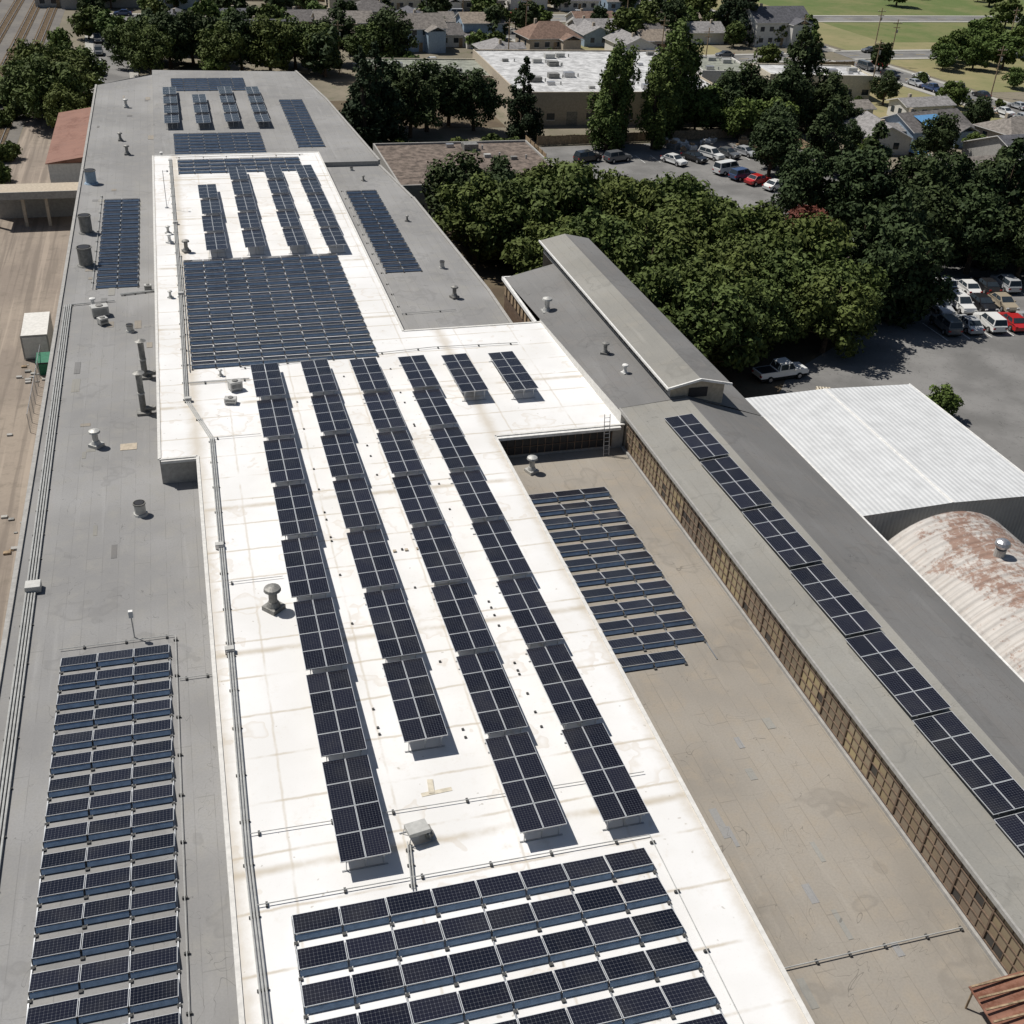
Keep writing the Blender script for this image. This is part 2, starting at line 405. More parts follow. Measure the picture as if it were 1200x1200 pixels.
SH=empty("monitor_roof_shed")
m=MB()
m.poly([(30.3,71.9,12.95),(35,71.9,13.35),(35,103,13.3),(29.6,103,12.0)],'roofD')
m.poly([(39.6,71.9,12.3),(ex,71.9,ez_),(ex,107,ez_),(39.6,107,12.3)],'roofD')
m.poly([(35,71.9,13.35),(36,71.9,13.4),(39.6,71.9,12.3),(39.6,107,12.3),(36,107,13.4),(35,107,13.35)],'roofD')
m.poly([(34.4,72,14.3),(37.05,72,14.9),(37.05,107,14.9),(34.4,107,14.3)],'roofS')
m.poly([(37.05,72,14.9),(39.7,72,14.3),(39.7,107,14.3),(37.05,107,14.9)],'roofD')
m.obj("roof",parent=SH)
m=MB()
m.poly([(34.75,72.3,13.1),(34.75,106.7,13.1),(34.75,106.7,14.36),(34.75,72.3,14.36)],'wallgrey')
m.poly([(39.35,72.3,12.2),(39.35,106.7,12.2),(39.35,106.7,14.36),(39.35,72.3,14.36)],'wallgrey')
m.poly([(34.75,72.3,12.2),(39.35,72.3,12.2),(39.35,72.3,14.34),(37.05,72.3,14.86),(34.75,72.3,14.34)],'walltan')
m.poly([(34.75,106.7,0),(39.35,106.7,0),(39.35,106.7,14.34),(37.05,106.7,14.86),(34.75,106.7,14.34)],'walltan')
m.poly([(29.7,91.5,0),(29.7,103,0),(29.7,103,11.95),(29.7,91.5,11.95)],'frame')
# low side wall between the white roof and the shed eave
m.poly([(30.33,71.2,11.9),(29.9,91.6,11.9),(29.9,91.6,12.32),(30.33,71.9,12.93),(30.33,71.2,12.93)],'wallwhite')
m.poly([(30.33,71.2,11.9),(30.75,71.2,11.9),(30.75,71.2,12.95),(30.33,71.2,12.93)],'wallwhite')
m.poly([(29.7,103,0),(34.75,103,0),(34.75,103,13.1),(29.7,103,11.95)],'wallgrey')
m.poly([(39.35,106.7,0),(ex-.1,106.7,0),(ex-.1,106.7,ez_),(39.35,106.7,12.2)],'wallgrey')
m.poly([(ex-.1,71.9,0),(ex-.1,106.7,0),(ex-.1,106.7,ez_),(ex-.1,71.9,ez_)],'wallgrey')
m.obj("walls",parent=SH)
m=MB(); m.box(34.68,34.73,73,106,13.5,14.15,'dark')
for i in range(28): y=73+i*1.2; m.box(34.63,34.675,y-.05,y+.05,13.5,14.15,'wallgrey')
m.box(36.3,37.9,72.22,72.28,13.2,14.0,'dark')
m.obj("monitor_windows",parent=SH)
m=MB(); m.box(29.35,29.6,91.5,103.1,11.8,12.1,'trim'); m.box(29.4,34.6,103.0,103.2,11.9,12.1,'trim')
m.box(34.28,34.4,71.9,107.1,14.15,14.33,'trim'); m.hexa([(34.3,71.85,14.15),(37.05,71.85,14.75),(37.05,71.99,14.75),(34.3,71.99,14.15),(34.3,71.85,14.33),(37.05,71.85,14.95),(37.05,71.99,14.95),(34.3,71.99,14.33)],'trim')
m.hexa([(37.05,71.85,14.75),(39.8,71.85,14.15),(39.8,71.99,14.15),(37.05,71.99,14.75),(37.05,71.85,14.95),(39.8,71.85,14.33),(39.8,71.99,14.33),(37.05,71.99,14.95)],'trim')
for i in range(9): y=92.5+i*1.2; m.box(29.6,29.66,y,y+.7,10.4,11.5,'wood')
m.obj("trim",parent=SH)

WH=empty("white_metal_warehouse")
m=MB(); zc=8.0; rz_=zc+.3
m.poly([(45.3,60.7,zc),(54.2,60.7,rz_),(54.2,80.8,rz_),(45.3,80.8,zc)],'corrw')
m.poly([(54.2,60.7,rz_),(63.2,60.7,zc),(63.2,80.8,zc),(54.2,80.8,rz_)],'corrw'); 
m.obj("roof",parent=WH)
m=MB()
m.poly([(45.5,61,0),(63,61,0),(63,61,zc-.02),(54.2,61,rz_-.03),(45.5,61,zc-.02)],'corrwall')
m.poly([(45.5,80.6,0),(63,80.6,0),(63,80.6,zc-.02),(54.2,80.6,rz_-.03),(45.5,80.6,zc-.02)],'corrwall')
for x in(45.5,63): m.poly([(x,61,0),(x,80.6,0),(x,80.6,zc-.03),(x,61,zc-.03)],'corrwall')
m.obj("walls",parent=WH)
m=MB(); m.box(45.2,45.32,60.6,80.9,zc-.25,zc+.03,'trim'); m.box(63.18,63.3,60.6,80.9,zc-.25,zc+.03,'trim'); m.box(54.1,54.3,60.7,80.8,rz_-.01,rz_+.04,'trim')
m.obj("trim",parent=WH)

m=MB(); cx,rad,zb=53.4,7.3,1.0; n=26; ny=120
for j in range(ny+1):
    yy=59.6-j*.42; rr=rad+ (.05 if j%2 else -.03)
    for i in range(n+1):
        a=math.pi*i/n; m.v.append((cx-rr*math.cos(a),yy,zb+rr*math.sin(a)))
qi=m.m('quon')
for j in range(ny):
    for i in range(n):
        b=j*(n+1)+i; m.f.append((b,b+1,b+n+2,b+n+1)); m.mi.append(qi)
pts=[(cx-rad*math.cos(math.pi*i/n),59.55,zb+rad*math.sin(math.pi*i/n)) for i in range(n+1)]
m.poly(pts+[(cx+rad,59.55,0),(cx-rad,59.55,0)],'wallwhite')
m.box(cx-rad-.1,cx-rad+.1,9,59.5,0,1.05,'conc'); m.box(cx+rad-.1,cx+rad+.1,9,59.5,0,1.05,'conc')
m.obj("quonset_hut")

# ------------------------------------------------------------------ solar arrays
class SA(MB):
    def __init__(s): super().__init__(); s.uv={'cell':{},'pan':{},'rnd':{}}
    def panel(s,p,nu,nv):
        fi=s.poly(p,'solar')
        s.uv['cell'][fi]=[(0,0),(nu,0),(nu,nv),(0,nv)]; s.uv['pan'][fi]=[(0,0),(1,0),(1,1),(0,1)]
        r=random.random(); s.uv['rnd'][fi]=[(r,r)]*4
def cross_array(x0,x1,yfar,nrows,ncols,z,pitch=1.65,skip=None,depth=1.06):
    a=SA(); pw=(x1-x0)/ncols
    for r in range(nrows):
        c0,c1=(0,ncols) if not skip or r not in skip else skip[r]
        yf=yfar-r*pitch; yn=yf-depth; zl=z+.14; zh=z+.34
        X0=x0+c0*pw; X1=x0+c1*pw
        for c in range(c0,c1):
            xa=x0+c*pw+.02; xb=xa+pw-.04; j=random.uniform(-.012,.012)
            a.panel([(xa,yn,zh+j),(xb,yn,zh+j),(xb,yf,zl+j),(xa,yf,zl+j)],12,6)
            a.hexa([(xa,yn,zh-.05+j),(xb,yn,zh-.05+j),(xb,yf,zl-.05+j),(xa,yf,zl-.05+j),(xa,yn,zh-.003+j),(xb,yn,zh-.003+j),(xb,yf,zl-.003+j),(xa,yf,zl-.003+j)],'alu')
            a.poly([(xa+.03,yn-.15,z+.08),(xb-.03,yn-.15,z+.08),(xb-.03,yn-.015,zh-.06),(xa+.03,yn-.015,zh-.06)],'defl')
            a.box(xa-.06,xa+.1,yn-.32,yn-.18,z,z+.09,'ball')
        a.box(X1-.1,X1+.06,yn-.32,yn-.18,z,z+.09,'ball')
        for X in (X0,X1-.03):
            a.poly([(X,yf,z+.05),(X,yn-.15,z+.05),(X,yn,zh-.06),(X,yf,zl-.06)],'galv')
    for c in range(0,ncols+1):
        if c%2==0 or c==ncols: a.box(x0+c*pw-.03,x0+c*pw+.03,yfar-(nrows-1)*pitch-depth-.2,yfar,z+.02,z+.07,'galv')
    return a.obj("solar_panel_array")
def long_row(x0,x1,ynear,yfar,z,L=6.6,lo=.70,hi=.98,xs=0.02):
    a=SA(); n=max(1,round((yfar-ynear)/L)); L=(yfar-ynear)/n; pw=(x1-x0)/2
    for b in range(n):
        ya=ynear+b*L+.03; yb=ya+L-.07; k=max(2,round(L/1.62)); pl=(yb-ya)/k
        dz=random.uniform(-.015,.015); sx=random.uniform(-.05,.05)
        def Z(y,x): return z+dz+hi+(lo-hi)*(y-ya)/(yb-ya)+xs*(x-x0)
        for c in range(2):
            for r in range(k):
                xa=x0+sx+c*pw+.012; xb=xa+pw-.024; y0=ya+r*pl+.012; y1=y0+pl-.024
                a.panel([(xa,y1,Z(y1,xa)),(xa,y0,Z(y0,xa)),(xb,y0,Z(y0,xb)),(xb,y1,Z(y1,xb))],12,8)
                a.hexa([(xa,y0,Z(y0,xa)-.05),(xb,y0,Z(y0,xb)-.05),(xb,y1,Z(y1,xb)-.05),(xa,y1,Z(y1,xa)-.05),(xa,y0,Z(y0,xa)-.003),(xb,y0,Z(y0,xb)-.003),(xb,y1,Z(y1,xb)-.003),(xa,y1,Z(y1,xa)-.003)],'alu')
        for x in (x0+.3,x0+pw,x1-.3):
            a.tube((x,ya,Z(ya,x)-.1),(x,yb,Z(yb,x)-.1),.035,.035,'galv',4)
            for y in (ya+.3,(ya+yb)/2,yb-.3):
                a.tube((x,y,z),(x,y,Z(y,x)-.1),.03,.03,'galv',4)
        for y in (ya+.3,yb-.3): a.box(x0+.1,x1-.1,y-.03,y+.03,z,z+.05,'galv')
    return a.obj("solar_panel_array")
long_row(3.25,5.50,33.0,85.2,Zw)
long_row(7.32,9.55,39.6,85.2,Zw)
long_row(11.35,13.6,32.8,84.9,Zw)
long_row(15.3,17.55,32.6,84.7,Zw)
long_row(19.0,21.2,76.7,84.4,Zw,8)
long_row(22.95,25.15,76.3,84.2,Zw,8)
for x0,ya,yb in((1.05,112.5,135.9),(4.9,112.8,143.0),(9.1,112.6,143.2),(13.05,112.2,143)): long_row(x0,x0+2.1,ya,yb,Zw,6.6,.8,.98)
for x0,ya,yb in((-2.4,171,195.5),(2.0,170.7,190),(6.2,171.2,195.5),(10.5,170.9,195.2)): long_row(x0,x0+2.1,ya,yb,Zg+.6,6.6,.8,.98)
cross_array(.95,16.9,31.45,10,8,Zw,1.70,None,1.12)
cross_array(-9.75,-3.85,53.4,22,3,Zg,1.60,None,1.0)
cross_array(21.2,27.15,65.3,12,3,Zg,1.70,{11:(0,2)},1.02)
cross_array(-1.3,14.0,112.2,16,8,Zw,1.63)
cross_array(-1.0,14.2,149.6,4,8,Zw,1.7)
cross_array(-9.85,-5.85,140.4,18,2,Zg,1.65)
cross_array(19.0,22.85,140.6,18,2,Zg,1.65)
cross_array(15.3,19.0,188.8,18,2,Zg+.6,1.63)
cross_array(-1.3,10.7,168.5,7,6,Zg+.6,1.63)
cross_array(-1.0,10.9,205.5,6,6,Zg+.6,1.63)
long_row(32.85,35.15,8,68.9,13.15,lo=.30,hi=.50,xs=.08)

# ------------------------------------------------------------------ conduits
def conduit(name,path,z,r=.05,n=1,gap=.16,block=3.2,k='pipe',h=.14):
    m=MB()
    for i in range(n):
        o=(i-(n-1)/2)*gap
        pts=[]
        for j,(x,y) in enumerate(path):
            if j==0: d=Vector(path[1])-Vector(path[0])
            elif j==len(path)-1: d=Vector(path[-1])-Vector(path[-2])
            else: d=Vector(path[j+1])-Vector(path[j-1])
            d.normalize(); pts.append((x-d.y*o,y+d.x*o,z+h))
        for p,q in zip(pts,pts[1:]): m.tube(p,q,r,r,k,6)
    for (x,y),(x2,y2) in zip(path,path[1:]):
        L=math.hypot(x2-x,y2-y); t=.4
        while t<L:
            f=t/L; cx=x+(x2-x)*f; cy=y+(y2-y)*f; w=gap*n/2+.04
            if abs(x2-x)<abs(y2-y): m.box(cx-w,cx+w,cy-.05,cy+.05,z,z+h-r+.01,'ball')
            else: m.box(cx-.05,cx+.05,cy-w,cy+w,z,z+h-r+.01,'ball')
            t+=block*random.uniform(.85,1.15)
    return m.obj(name)
conduit("conduit_run",[(-12.2,107),(-11.9,61),(-11.7,0)],Zg,.06,4,.17)
conduit("conduit_run",[(-12.2,107),(-8,107.5)],Zg,.06,1)
m=MB(); m.box(-12.2,-11.3,60.2,61,Zg+.05,Zg+.5,'ventlt'); m.obj("junction_box",bevel=.02)
conduit("conduit_run",[(-1.9,150),(-1.8,106),(-1.9,81),(-.3,74.3),(-.45,49.6),(-.6,35),(-.3,15)],Zw,.045,3,.13)
for y in(124,103,49.6,60,80.8):
    m=MB(); m.box(-.25,.25,-.18,.18,0,.35,'ventlt'); m.box(-.21,.21,-.2,-.181,.05,.3,'alu'); m.obj("junction_box",(-.5 if y<75 else -1.75,y,Zw),bevel=.015)
conduit("conduit_run",[(-.4,32.3),(17.4,32.1),(17.6,15)],Zw,.025,1)
conduit("conduit_run",[(-.4,36.3),(18.6,35.9)],Zw,.022,1)
conduit("conduit_run",[(-.4,56),(3,56)],Zw,.022,1)
conduit("conduit_run",[(-.3,74.3),(3.2,74.3)],Zw,.022,1)
conduit("conduit_run",[(-3.6,54.2),(-9.9,54.2)],Zg,.025,1,block=2.2)
conduit("conduit_run",[(-3.5,54.2),(-3.5,10)],Zg,.022,1,block=3)
conduit("conduit_run",[(-3.4,50.2),(-1.6,50.2)],Zg,.025,1,block=1)
conduit("conduit_run",[(19.9+.4,25.4),(30.2,25.4)],Zg,.03,1,block=1.9)
conduit("conduit_run",[(-10.2,142),(-10.2,111)],Zg,.03,1)
conduit("conduit_run",[(2.5,86.0),(19,87.4),(26.5,87.1)],Zw,.03,1)
conduit("conduit_run",[(-1.5,114),(-1.5,86)],Zw,.04,1)
conduit("conduit_run",[(3.1,83.8),(-1.6,83.8)],Zw,.03,2)
conduit("conduit_run",[(-1.2,150.6),(15,150.6)],Zw,.04,1)
conduit("conduit_run",[(18.6,141),(18.6,100),(24,100.2)],Zg,.03,1)
m=MB()
for i in range(40):
    x=random.choice([6.4,10.6,14.6]) ; y=random.uniform(40,84); m.box(x-.06,x+.06,y-.06,y+.06,Zw,Zw+.08,'ball')
for i in range(5): x=8.6+i*.75; m.box(x-.1,x+.1,57.3,57.5,Zw,Zw+.1,'walltan')
m.obj("rubber_support_blocks")

# ------------------------------------------------------------------ roof vents
def mushroom(x,y,z,s=1,k='ventdk'):
    m=MB(); m.box(-.42*s,.42*s,-.42*s,.42*s,0,.25*s,k); m.tube((0,0,.25*s),(0,0,.5*s),.36*s,.26*s,k,14); m.tube((0,0,.5*s),(0,0,1.15*s),.22*s,.22*s,k,14)
    m.tube((0,0,1.12*s),(0,0,1.2*s),.26*s,.44*s,k,14); m.tube((0,0,1.2*s),(0,0,1.34*s),.44*s,.40*s,k,14); m.tube((0,0,1.34*s),(0,0,1.45*s),.40*s,.12*s,k,14)
    return m.obj("roof_vent",(x,y,z),random.random())
def drum(x,y,z,r=.5,h=1.3,k='ventlt'):
    m=MB(); m.tube((0,0,0),(0,0,.15),r*1.35,r*1.2,k,16); m.tube((0,0,.15),(0,0,h),r,r,k,16); m.tube((0,0,h-.12),(0,0,h),r*1.12,r*1.12,'ventdk',16)
    m.tube((0,0,h+.003),(0,0,h+.01),r*.85,r*.85,'dark',16); return m.obj("roof_vent",(x,y,z))
def stack(x,y,z,h=3,r=.25,k='ventdk',elbow=True):
    m=MB(); m.box(-.5,.5,-.5,.5,0,.2,k); m.tube((0,0,.2),(0,0,h),r,r,k,14)
    m.tube((0,0,h+.12),(0,0,h+.3),r*1.9,r*.3,k,14); m.tube((0,0,h-.02),(0,0,h+.14),r*.5,r*.5,k,8)
    m.tube((0,0,h*.5),(0,0,h*.5+.12),r*1.15,r*1.15,'ventlt',14)
    if elbow: m.tube((0,0,.45),(.75,-.1,.45),r*.8,r*.8,k,10); m.tube((.75,-.1,.3),(.75,-.1,.6),r*.9,r*.9,k,10)
    return m.obj("exhaust_stack",(x,y,z))
def turbine(x,y,z,s=1):
    m=MB(); m.tube((0,0,-.3),(0,0,.35*s),.3*s,.3*s,'ventlt',14)
    for i in range(6):
        a=math.pi*(i/6-.5); b=math.pi*((i+1)/6-.5); m.tube((0,0,.65*s+.3*s*math.sin(a)),(0,0,.65*s+.3*s*math.sin(b)),max(.05,.42*s*math.cos(a)),max(.05,.42*s*math.cos(b)),'alu',14)
    return m.obj("turbine_vent",(x,y,z))
mushroom(2.2,53.0,Zw,1.15); 
drum(-11.6,147.5,Zg,.65,1.7,'wallblue'); drum(-11.4,128.5,Zg,.65,2.0,'ventdk'); drum(-11.0,118,Zg,.7,2.0,'ventdk')
mushroom(-7.5,160.6,Zg,.9); mushroom(-8.7,78.5,Zg,1.0,'ventlt'); mushroom(-8.5,168,Zg,.8); mushroom(-8,188,Zg,.9,'ventlt')
drum(-5.5,68.2,Zg,.38,.95); stack(-5.2,90,Zg,3.2,.25); stack(-5.3,83.4,Zg,3.4,.25); 
mushroom(22.5,68.6,Zg,.95,'ventlt'); mushroom(30.9,92.8,12.3,1.1,'ventlt'); mushroom(32.6,81.5,13.1,.75); mushroom(32.9,77.5,13.1,.6,'trim')
mushroom(24.6,103.5,Zg,.9); drum(25.2,112,Zg,.25,.8); drum(-6.5,100,Zg,.3,.7); mushroom(-3,156,Zg+.6,.6,'trim')
mushroom(-2.5,118,Zw,.7,'trim'); mushroom(-.9,115,Zw,.9); mushroom(-2.6,121,Zw,.6,'ventlt'); mushroom(-2.7,102.6,Zw,.5,'ventlt')
mushroom(22,145,Zg,.5); mushroom(24.5,128,Zg,.5); drum(21.2,150,Zg,.2,.5)
turbine(53.2,53.6,8.4,1.35); turbine(53.4,36,8.3,1.3)
m=MB(); m.tube((0,0,0),(0,0,4.2),.04,.03,'galv',6); m.tube((0,0,4.1),(.5,0,4.1),.02,.02,'galv',5); m.box(.4,.6,-.08,.08,4.0,4.2,'trim'); m.tube((0,0,.0),(.7,.7,1.6),.015,.015,'galv',4); m.tube((0,0,0),(0,0,.06),.25,.2,'galv',8)
m.obj("weather_mast",(-2.6,130,Zw))
m=MB(); m.tube((0,0,0),(0,0,1.9),.04,.04,'galv',6); m.box(-.12,.12,-.1,.1,1.5,1.95,'trim'); m.obj("antenna_post",(-5.8,54.6,Zg))
def hvac(x,y,z,sx,sy,h,rot=0,k='ventlt'):
    m=MB(); m.box(-sx/2,sx/2,-sy/2,sy/2,.15,h,k)
    for a in(-1,1):
        for b in(-1,1): m.box(a*sx*.42-.05,a*sx*.42+.05,b*sy*.42-.05,b*sy*.42+.05,0,.15,'galv')
    m.tube((0,0,h),(0,0,h+.08),min(sx,sy)*.33,min(sx,sy)*.33,'ventdk',14)
    for i in range(5): zz=.3+i*(h-.45)/5; m.box(-sx*.4,sx*.4,-sy/2-.02,-sy/2-.002,zz,zz+.04,'ventdk')
    return m.obj("rooftop_hvac_unit",(x,y,z),rot,bevel=.02)
hvac(-9.2,104.2,Zg,1.5,1.0,1.0,.2); hvac(-8.9,102,Zg,.8,.7,.7,.5); mushroom(-9.9,106.3,Zg,.7,'trim')
hvac(1.9,82.2,Zw,1.0,.7,.8,.3); hvac(1.4,79.9,Zw,.9,.6,.5,-.2); mushroom(.9,85.0,Zw,.4,'ventlt')
hvac(-4.9,110,Zg,.7,.5,.6); conduit("conduit_run",[(-7.5,109),(-4.2,109.6)],Zg,.06,2,.2,1)
m=MB(); m.hexa([(-.5,-.42,.55),(.5,-.42,.55),(.5,.42,.4),(-.5,.42,.4),(-.5,-.42,.78),(.5,-.42,.78),(.5,.42,.62),(-.5,.42,.62)],'ventlt')
for a in(-.55,.55):
    for b in(-.4,.4): m.tube((a,b,0),(a*.8,b,.5),.025,.025,'galv',5)
m.box(-.7,.7,-.5,-.44,0,.05,'galv'); m.box(-.7,.7,.44,.5,0,.05,'galv'); m.box(.35,.7,-.3,.3,.05,.3,'ventdk')
m.obj("inverter_box",(6.95,34.5,Zw),.15,bevel=.015)
conduit("conduit_run",[(6.5,34.2),(6.2,31.6)],Zw,.035,2,.12,1)
m=MB(); m.box(-.75,.75,-.12,.12,0,.02,'wallcream'); m.obj("roof_patch",(8.4,37,Zw),.05)
m=MB(); m.box(-.14,.14,-.45,.45,0,.02,'wallcream'); m.obj("roof_patch",(8.2,37.4,Zw+.022),-.1)
m=MB(); m.box(-.6,.6,-.5,.5,0,.03,'walltan'); m.obj("roof_patch",(-6.4,78,Zg))
m=MB()
for x in(-.22,.22): m.tube((x,-.5,0),(x,.1,3.3),.03,.03,'alu',6)
for i in range(10): t=(i+.6)/10.5; m.tube((-.22,-.5+.6*t,3.3*t),(.22,-.5+.6*t,3.3*t),.02,.02,'alu',5)
m.obj("ladder",(28.9,70.4,Zg))
m=MB(); m.hexa([(27.9,19.2,Zg+1.0),(30.5,19.2,Zg+1.2),(30.5,22.1,Zg+1.4),(27.9,22.1,Zg+1.2),(27.9,19.2,Zg+1.05),(30.5,19.2,Zg+1.25),(30.5,22.1,Zg+1.45),(27.9,22.1,Zg+1.25)],'rustroof')
for x in(28.0,30.3):
    for y in(19.4,21.9): m.tube((x,y,Zg),(x,y,Zg+1.1),.05,.05,'wood',5)
for i in range(6): y=19.3+i*.52; m.box(27.85,30.55,y,y+.08,Zg+1.27+i*.035,Zg+1.33+i*.035,'wood')
m.obj("rusty_canopy")

# ------------------------------------------------------------------ cars
def carpaint(c):
    k="paint_%.2f_%.2f_%.2f"%c
    if k not in M:
        n=NT("car_"+k); n.base(c); n.rough(.3); n.b.inputs["Coat Weight"].default_value=.6; n.b.inputs["Specular IOR Level"].default_value=.5; M[k]=n.m
    return k
def car(x,y,rot,c=(.6,.6,.6),kind='sedan',s=1.12,z=.03):
    k=carpaint(c); m=MB()
    prof={'sedan':([(-2.25,.35),(-2.3,.75),(-1.65,.95),(1.0,.95),(2.1,.8),(2.25,.55),(2.2,.35)],[(-1.65,.95),(-1.05,1.42),(.25,1.44),(1.05,.95)]),
          'suv':([(-2.25,.4),(-2.3,1.0),(1.1,1.05),(2.1,.95),(2.25,.6),(2.2,.4)],[(-2.2,1.0),(-1.95,1.68),(.3,1.7),(1.05,1.05)]),
          'van':([(-2.5,.4),(-2.55,1.1),(1.6,1.1),(2.35,.95),(2.5,.6),(2.45,.4)],[(-2.5,1.1),(-2.35,1.95),(.95,1.95),(1.75,1.1)]),
          'pickup':([(-2.7,.5),(-2.75,1.05),(.9,1.05),(2.5,1.0),(2.7,.7),(2.65,.5)],[(-.75,1.05),(-.55,1.72),(.75,1.75),(1.3,1.05)])}[kind]
    body,cab=prof; W=.9
    def prism(pr,w1f,key):
        L=[(p[0],-w1f(p),p[1]) for p in pr]; Rr=[(p[0],w1f(p),p[1]) for p in pr]
        m.poly(L,key); m.poly(Rr[::-1],key)
        for i in range(len(pr)):
            j=(i+1)%len(pr); m.poly([L[i],L[j],Rr[j],Rr[i]],key)
    prism(body,lambda p:W-(.06 if p[1]>.7 else 0)-(.08 if abs(p[0])>2.0 else 0),k)
    zt=max(p[1] for p in cab)
    prism(cab,lambda p:.84 if p[1]<zt-.2 else .66,k)
    a,b,c2,d=cab
    def lerp(p,q,t): return (p[0]+(q[0]-p[0])*t,p[1]+(q[1]-p[1])*t)
    for (p,q,s_) in ((d,c2,1),(a,b,-1)):
        p1=lerp(p,q,.1); q1=lerp(p,q,.92); o=.02*s_
        m.poly([(p1[0]+o,-.74,p1[1]+.02),(p1[0]+o,.74,p1[1]+.02),(q1[0]+o,.62,q1[1]+.02),(q1[0]+o,-.62,q1[1]+.02)],'glass')
    for sd in(-1,1):
        pts=[lerp(lerp(a,b,.15),lerp(d,c2,.15),t) for t in(.07,.93)]+[lerp(lerp(b,a,.12),lerp(c2,d,.12),t) for t in(.95,.05)]
        wl=.835;wu=.70
        m.poly([(pts[0][0],sd*wl,pts[0][1]),(pts[1][0],sd*wl,pts[1][1]),(pts[2][0],sd*wu,pts[2][1]),(pts[3][0],sd*wu,pts[3][1])],'glass')
        mx=(a[0]+d[0])/2; m.box(mx-.04,mx+.04,min(sd*.76,sd*.84),max(sd*.76,sd*.84),a[1],zt-.12,k)
        m.box(d[0]-.35,d[0]-.15,min(sd*.85,sd*1.02),max(sd*.85,sd*1.02),d[1],d[1]+.14,k)
    wx=1.38 if kind!='pickup' else 1.65
    for X in(-wx,wx):
        for sd in(-1,1):
            m.tube((X,sd*.70,.33),(X,sd*.915,.33),.34,.34,'tire',14); m.tube((X,sd*.915,.33),(X,sd*.925,.33),.19,.19,'alu',10)
    xf=max(p[0] for p in body); xr=min(p[0] for p in body)
    for sd in(-1,1):
        m.box(xf-.12,xf-.0,min(sd*.5,sd*.8),max(sd*.5,sd*.8),.62,.76,'headl'); m.box(xr-.01,xr+.1,min(sd*.55,sd*.82),max(sd*.55,sd*.82),.68,.85,'redl')
    m.box(xr+.1,xf-.1,-.8,.8,.22,.4,'tire')
    if kind=='pickup': m.box(-2.62,-.85,-.72,.72,1.0,1.054,'dark')
    o=m.obj({'sedan':'parked_car','suv':'parked_suv','van':'parked_van','pickup':'pickup_truck'}[kind],(x,y,z),rot,bevel=.05); o.scale=(s,)*3; return o
WHT=(.72,.72,.70);BLK=(.02,.02,.022);RED=(.42,.02,.02);SIL=(.42,.43,.44);GRY=(.12,.125,.13);BLU=(.04,.07,.16);TAN=(.35,.30,.22)
car(60.8,99.6,.12,WHT,'pickup',1.15)
for x,y,c,k in((83.1,184,WHT,'sedan'),(87.6,185.4,BLK,'sedan'),(91.4,186.6,WHT,'suv'),(95,187.5,GRY,'sedan'),(98.8,188,SIL,'sedan')): car(x,y,-1.15,c,k)
for x,y,c,k in((90.3,177.2,WHT,'van'),(91.4,173.6,BLU,'suv'),(92.9,170.6,RED,'sedan'),(94.6,167.2,WHT,'sedan')): car(x,y,.35,c,k)
car(68,187,.3,BLK,'suv'); car(73.4,186.5,.3,GRY,'suv'); car(82.1,149.8,-.4,BLK,'sedan'); car(91.8,136.9,.1,SIL,'sedan')
for i,(c,k) in enumerate(((GRY,'suv'),(SIL,'sedan'),(WHT,'suv'),(RED,'sedan'),(SIL,'sedan'),(WHT,'sedan'))): car(87.9+i*3.1,108.6-.1*i,1.45,c,k)
for i,(c,k) in enumerate(((SIL,'sedan'),(WHT,'suv'),(BLK,'sedan'),(TAN,'sedan'))): car(90.9+i*3.1,114.4-.1*i,1.45+math.pi,c,k)
for i,(c,k) in enumerate(((WHT,'pickup'),(WHT,'sedan'),(BLK,'sedan'),(SIL,'suv'))): car(95.6+i*3.1,119.8+.1*i,1.45,c,k)
cc=[WHT,BLK,RED,SIL,GRY,BLU,TAN,WHT,SIL]
for (a,b,off,n) in (((186,150),(170,275),3.9,12),((186,150),(170,275),-3.9,10),((40,268),(164,279),3,9),((168,286),(150,460),-3.9,7),((-20,335),(200,340),3.4,12),((172,281),(420,292),3.5,8),((-12,236),(-16,330),2.4,6)):
    a=Vector(a);b=Vector(b);d=(b-a);L=d.length;d.normalize()
    for i in range(n):
        t=4+(L-8)*(i+random.uniform(.1,.7))/n; p=a+d*t+Vector((-d.y,d.x))*off
        car(p.x,p.y,math.atan2(d.y,d.x)+(0 if off<0 else math.pi),random.choice(cc),random.choice(['sedan','sedan','suv','van','pickup']),1.05,.05)

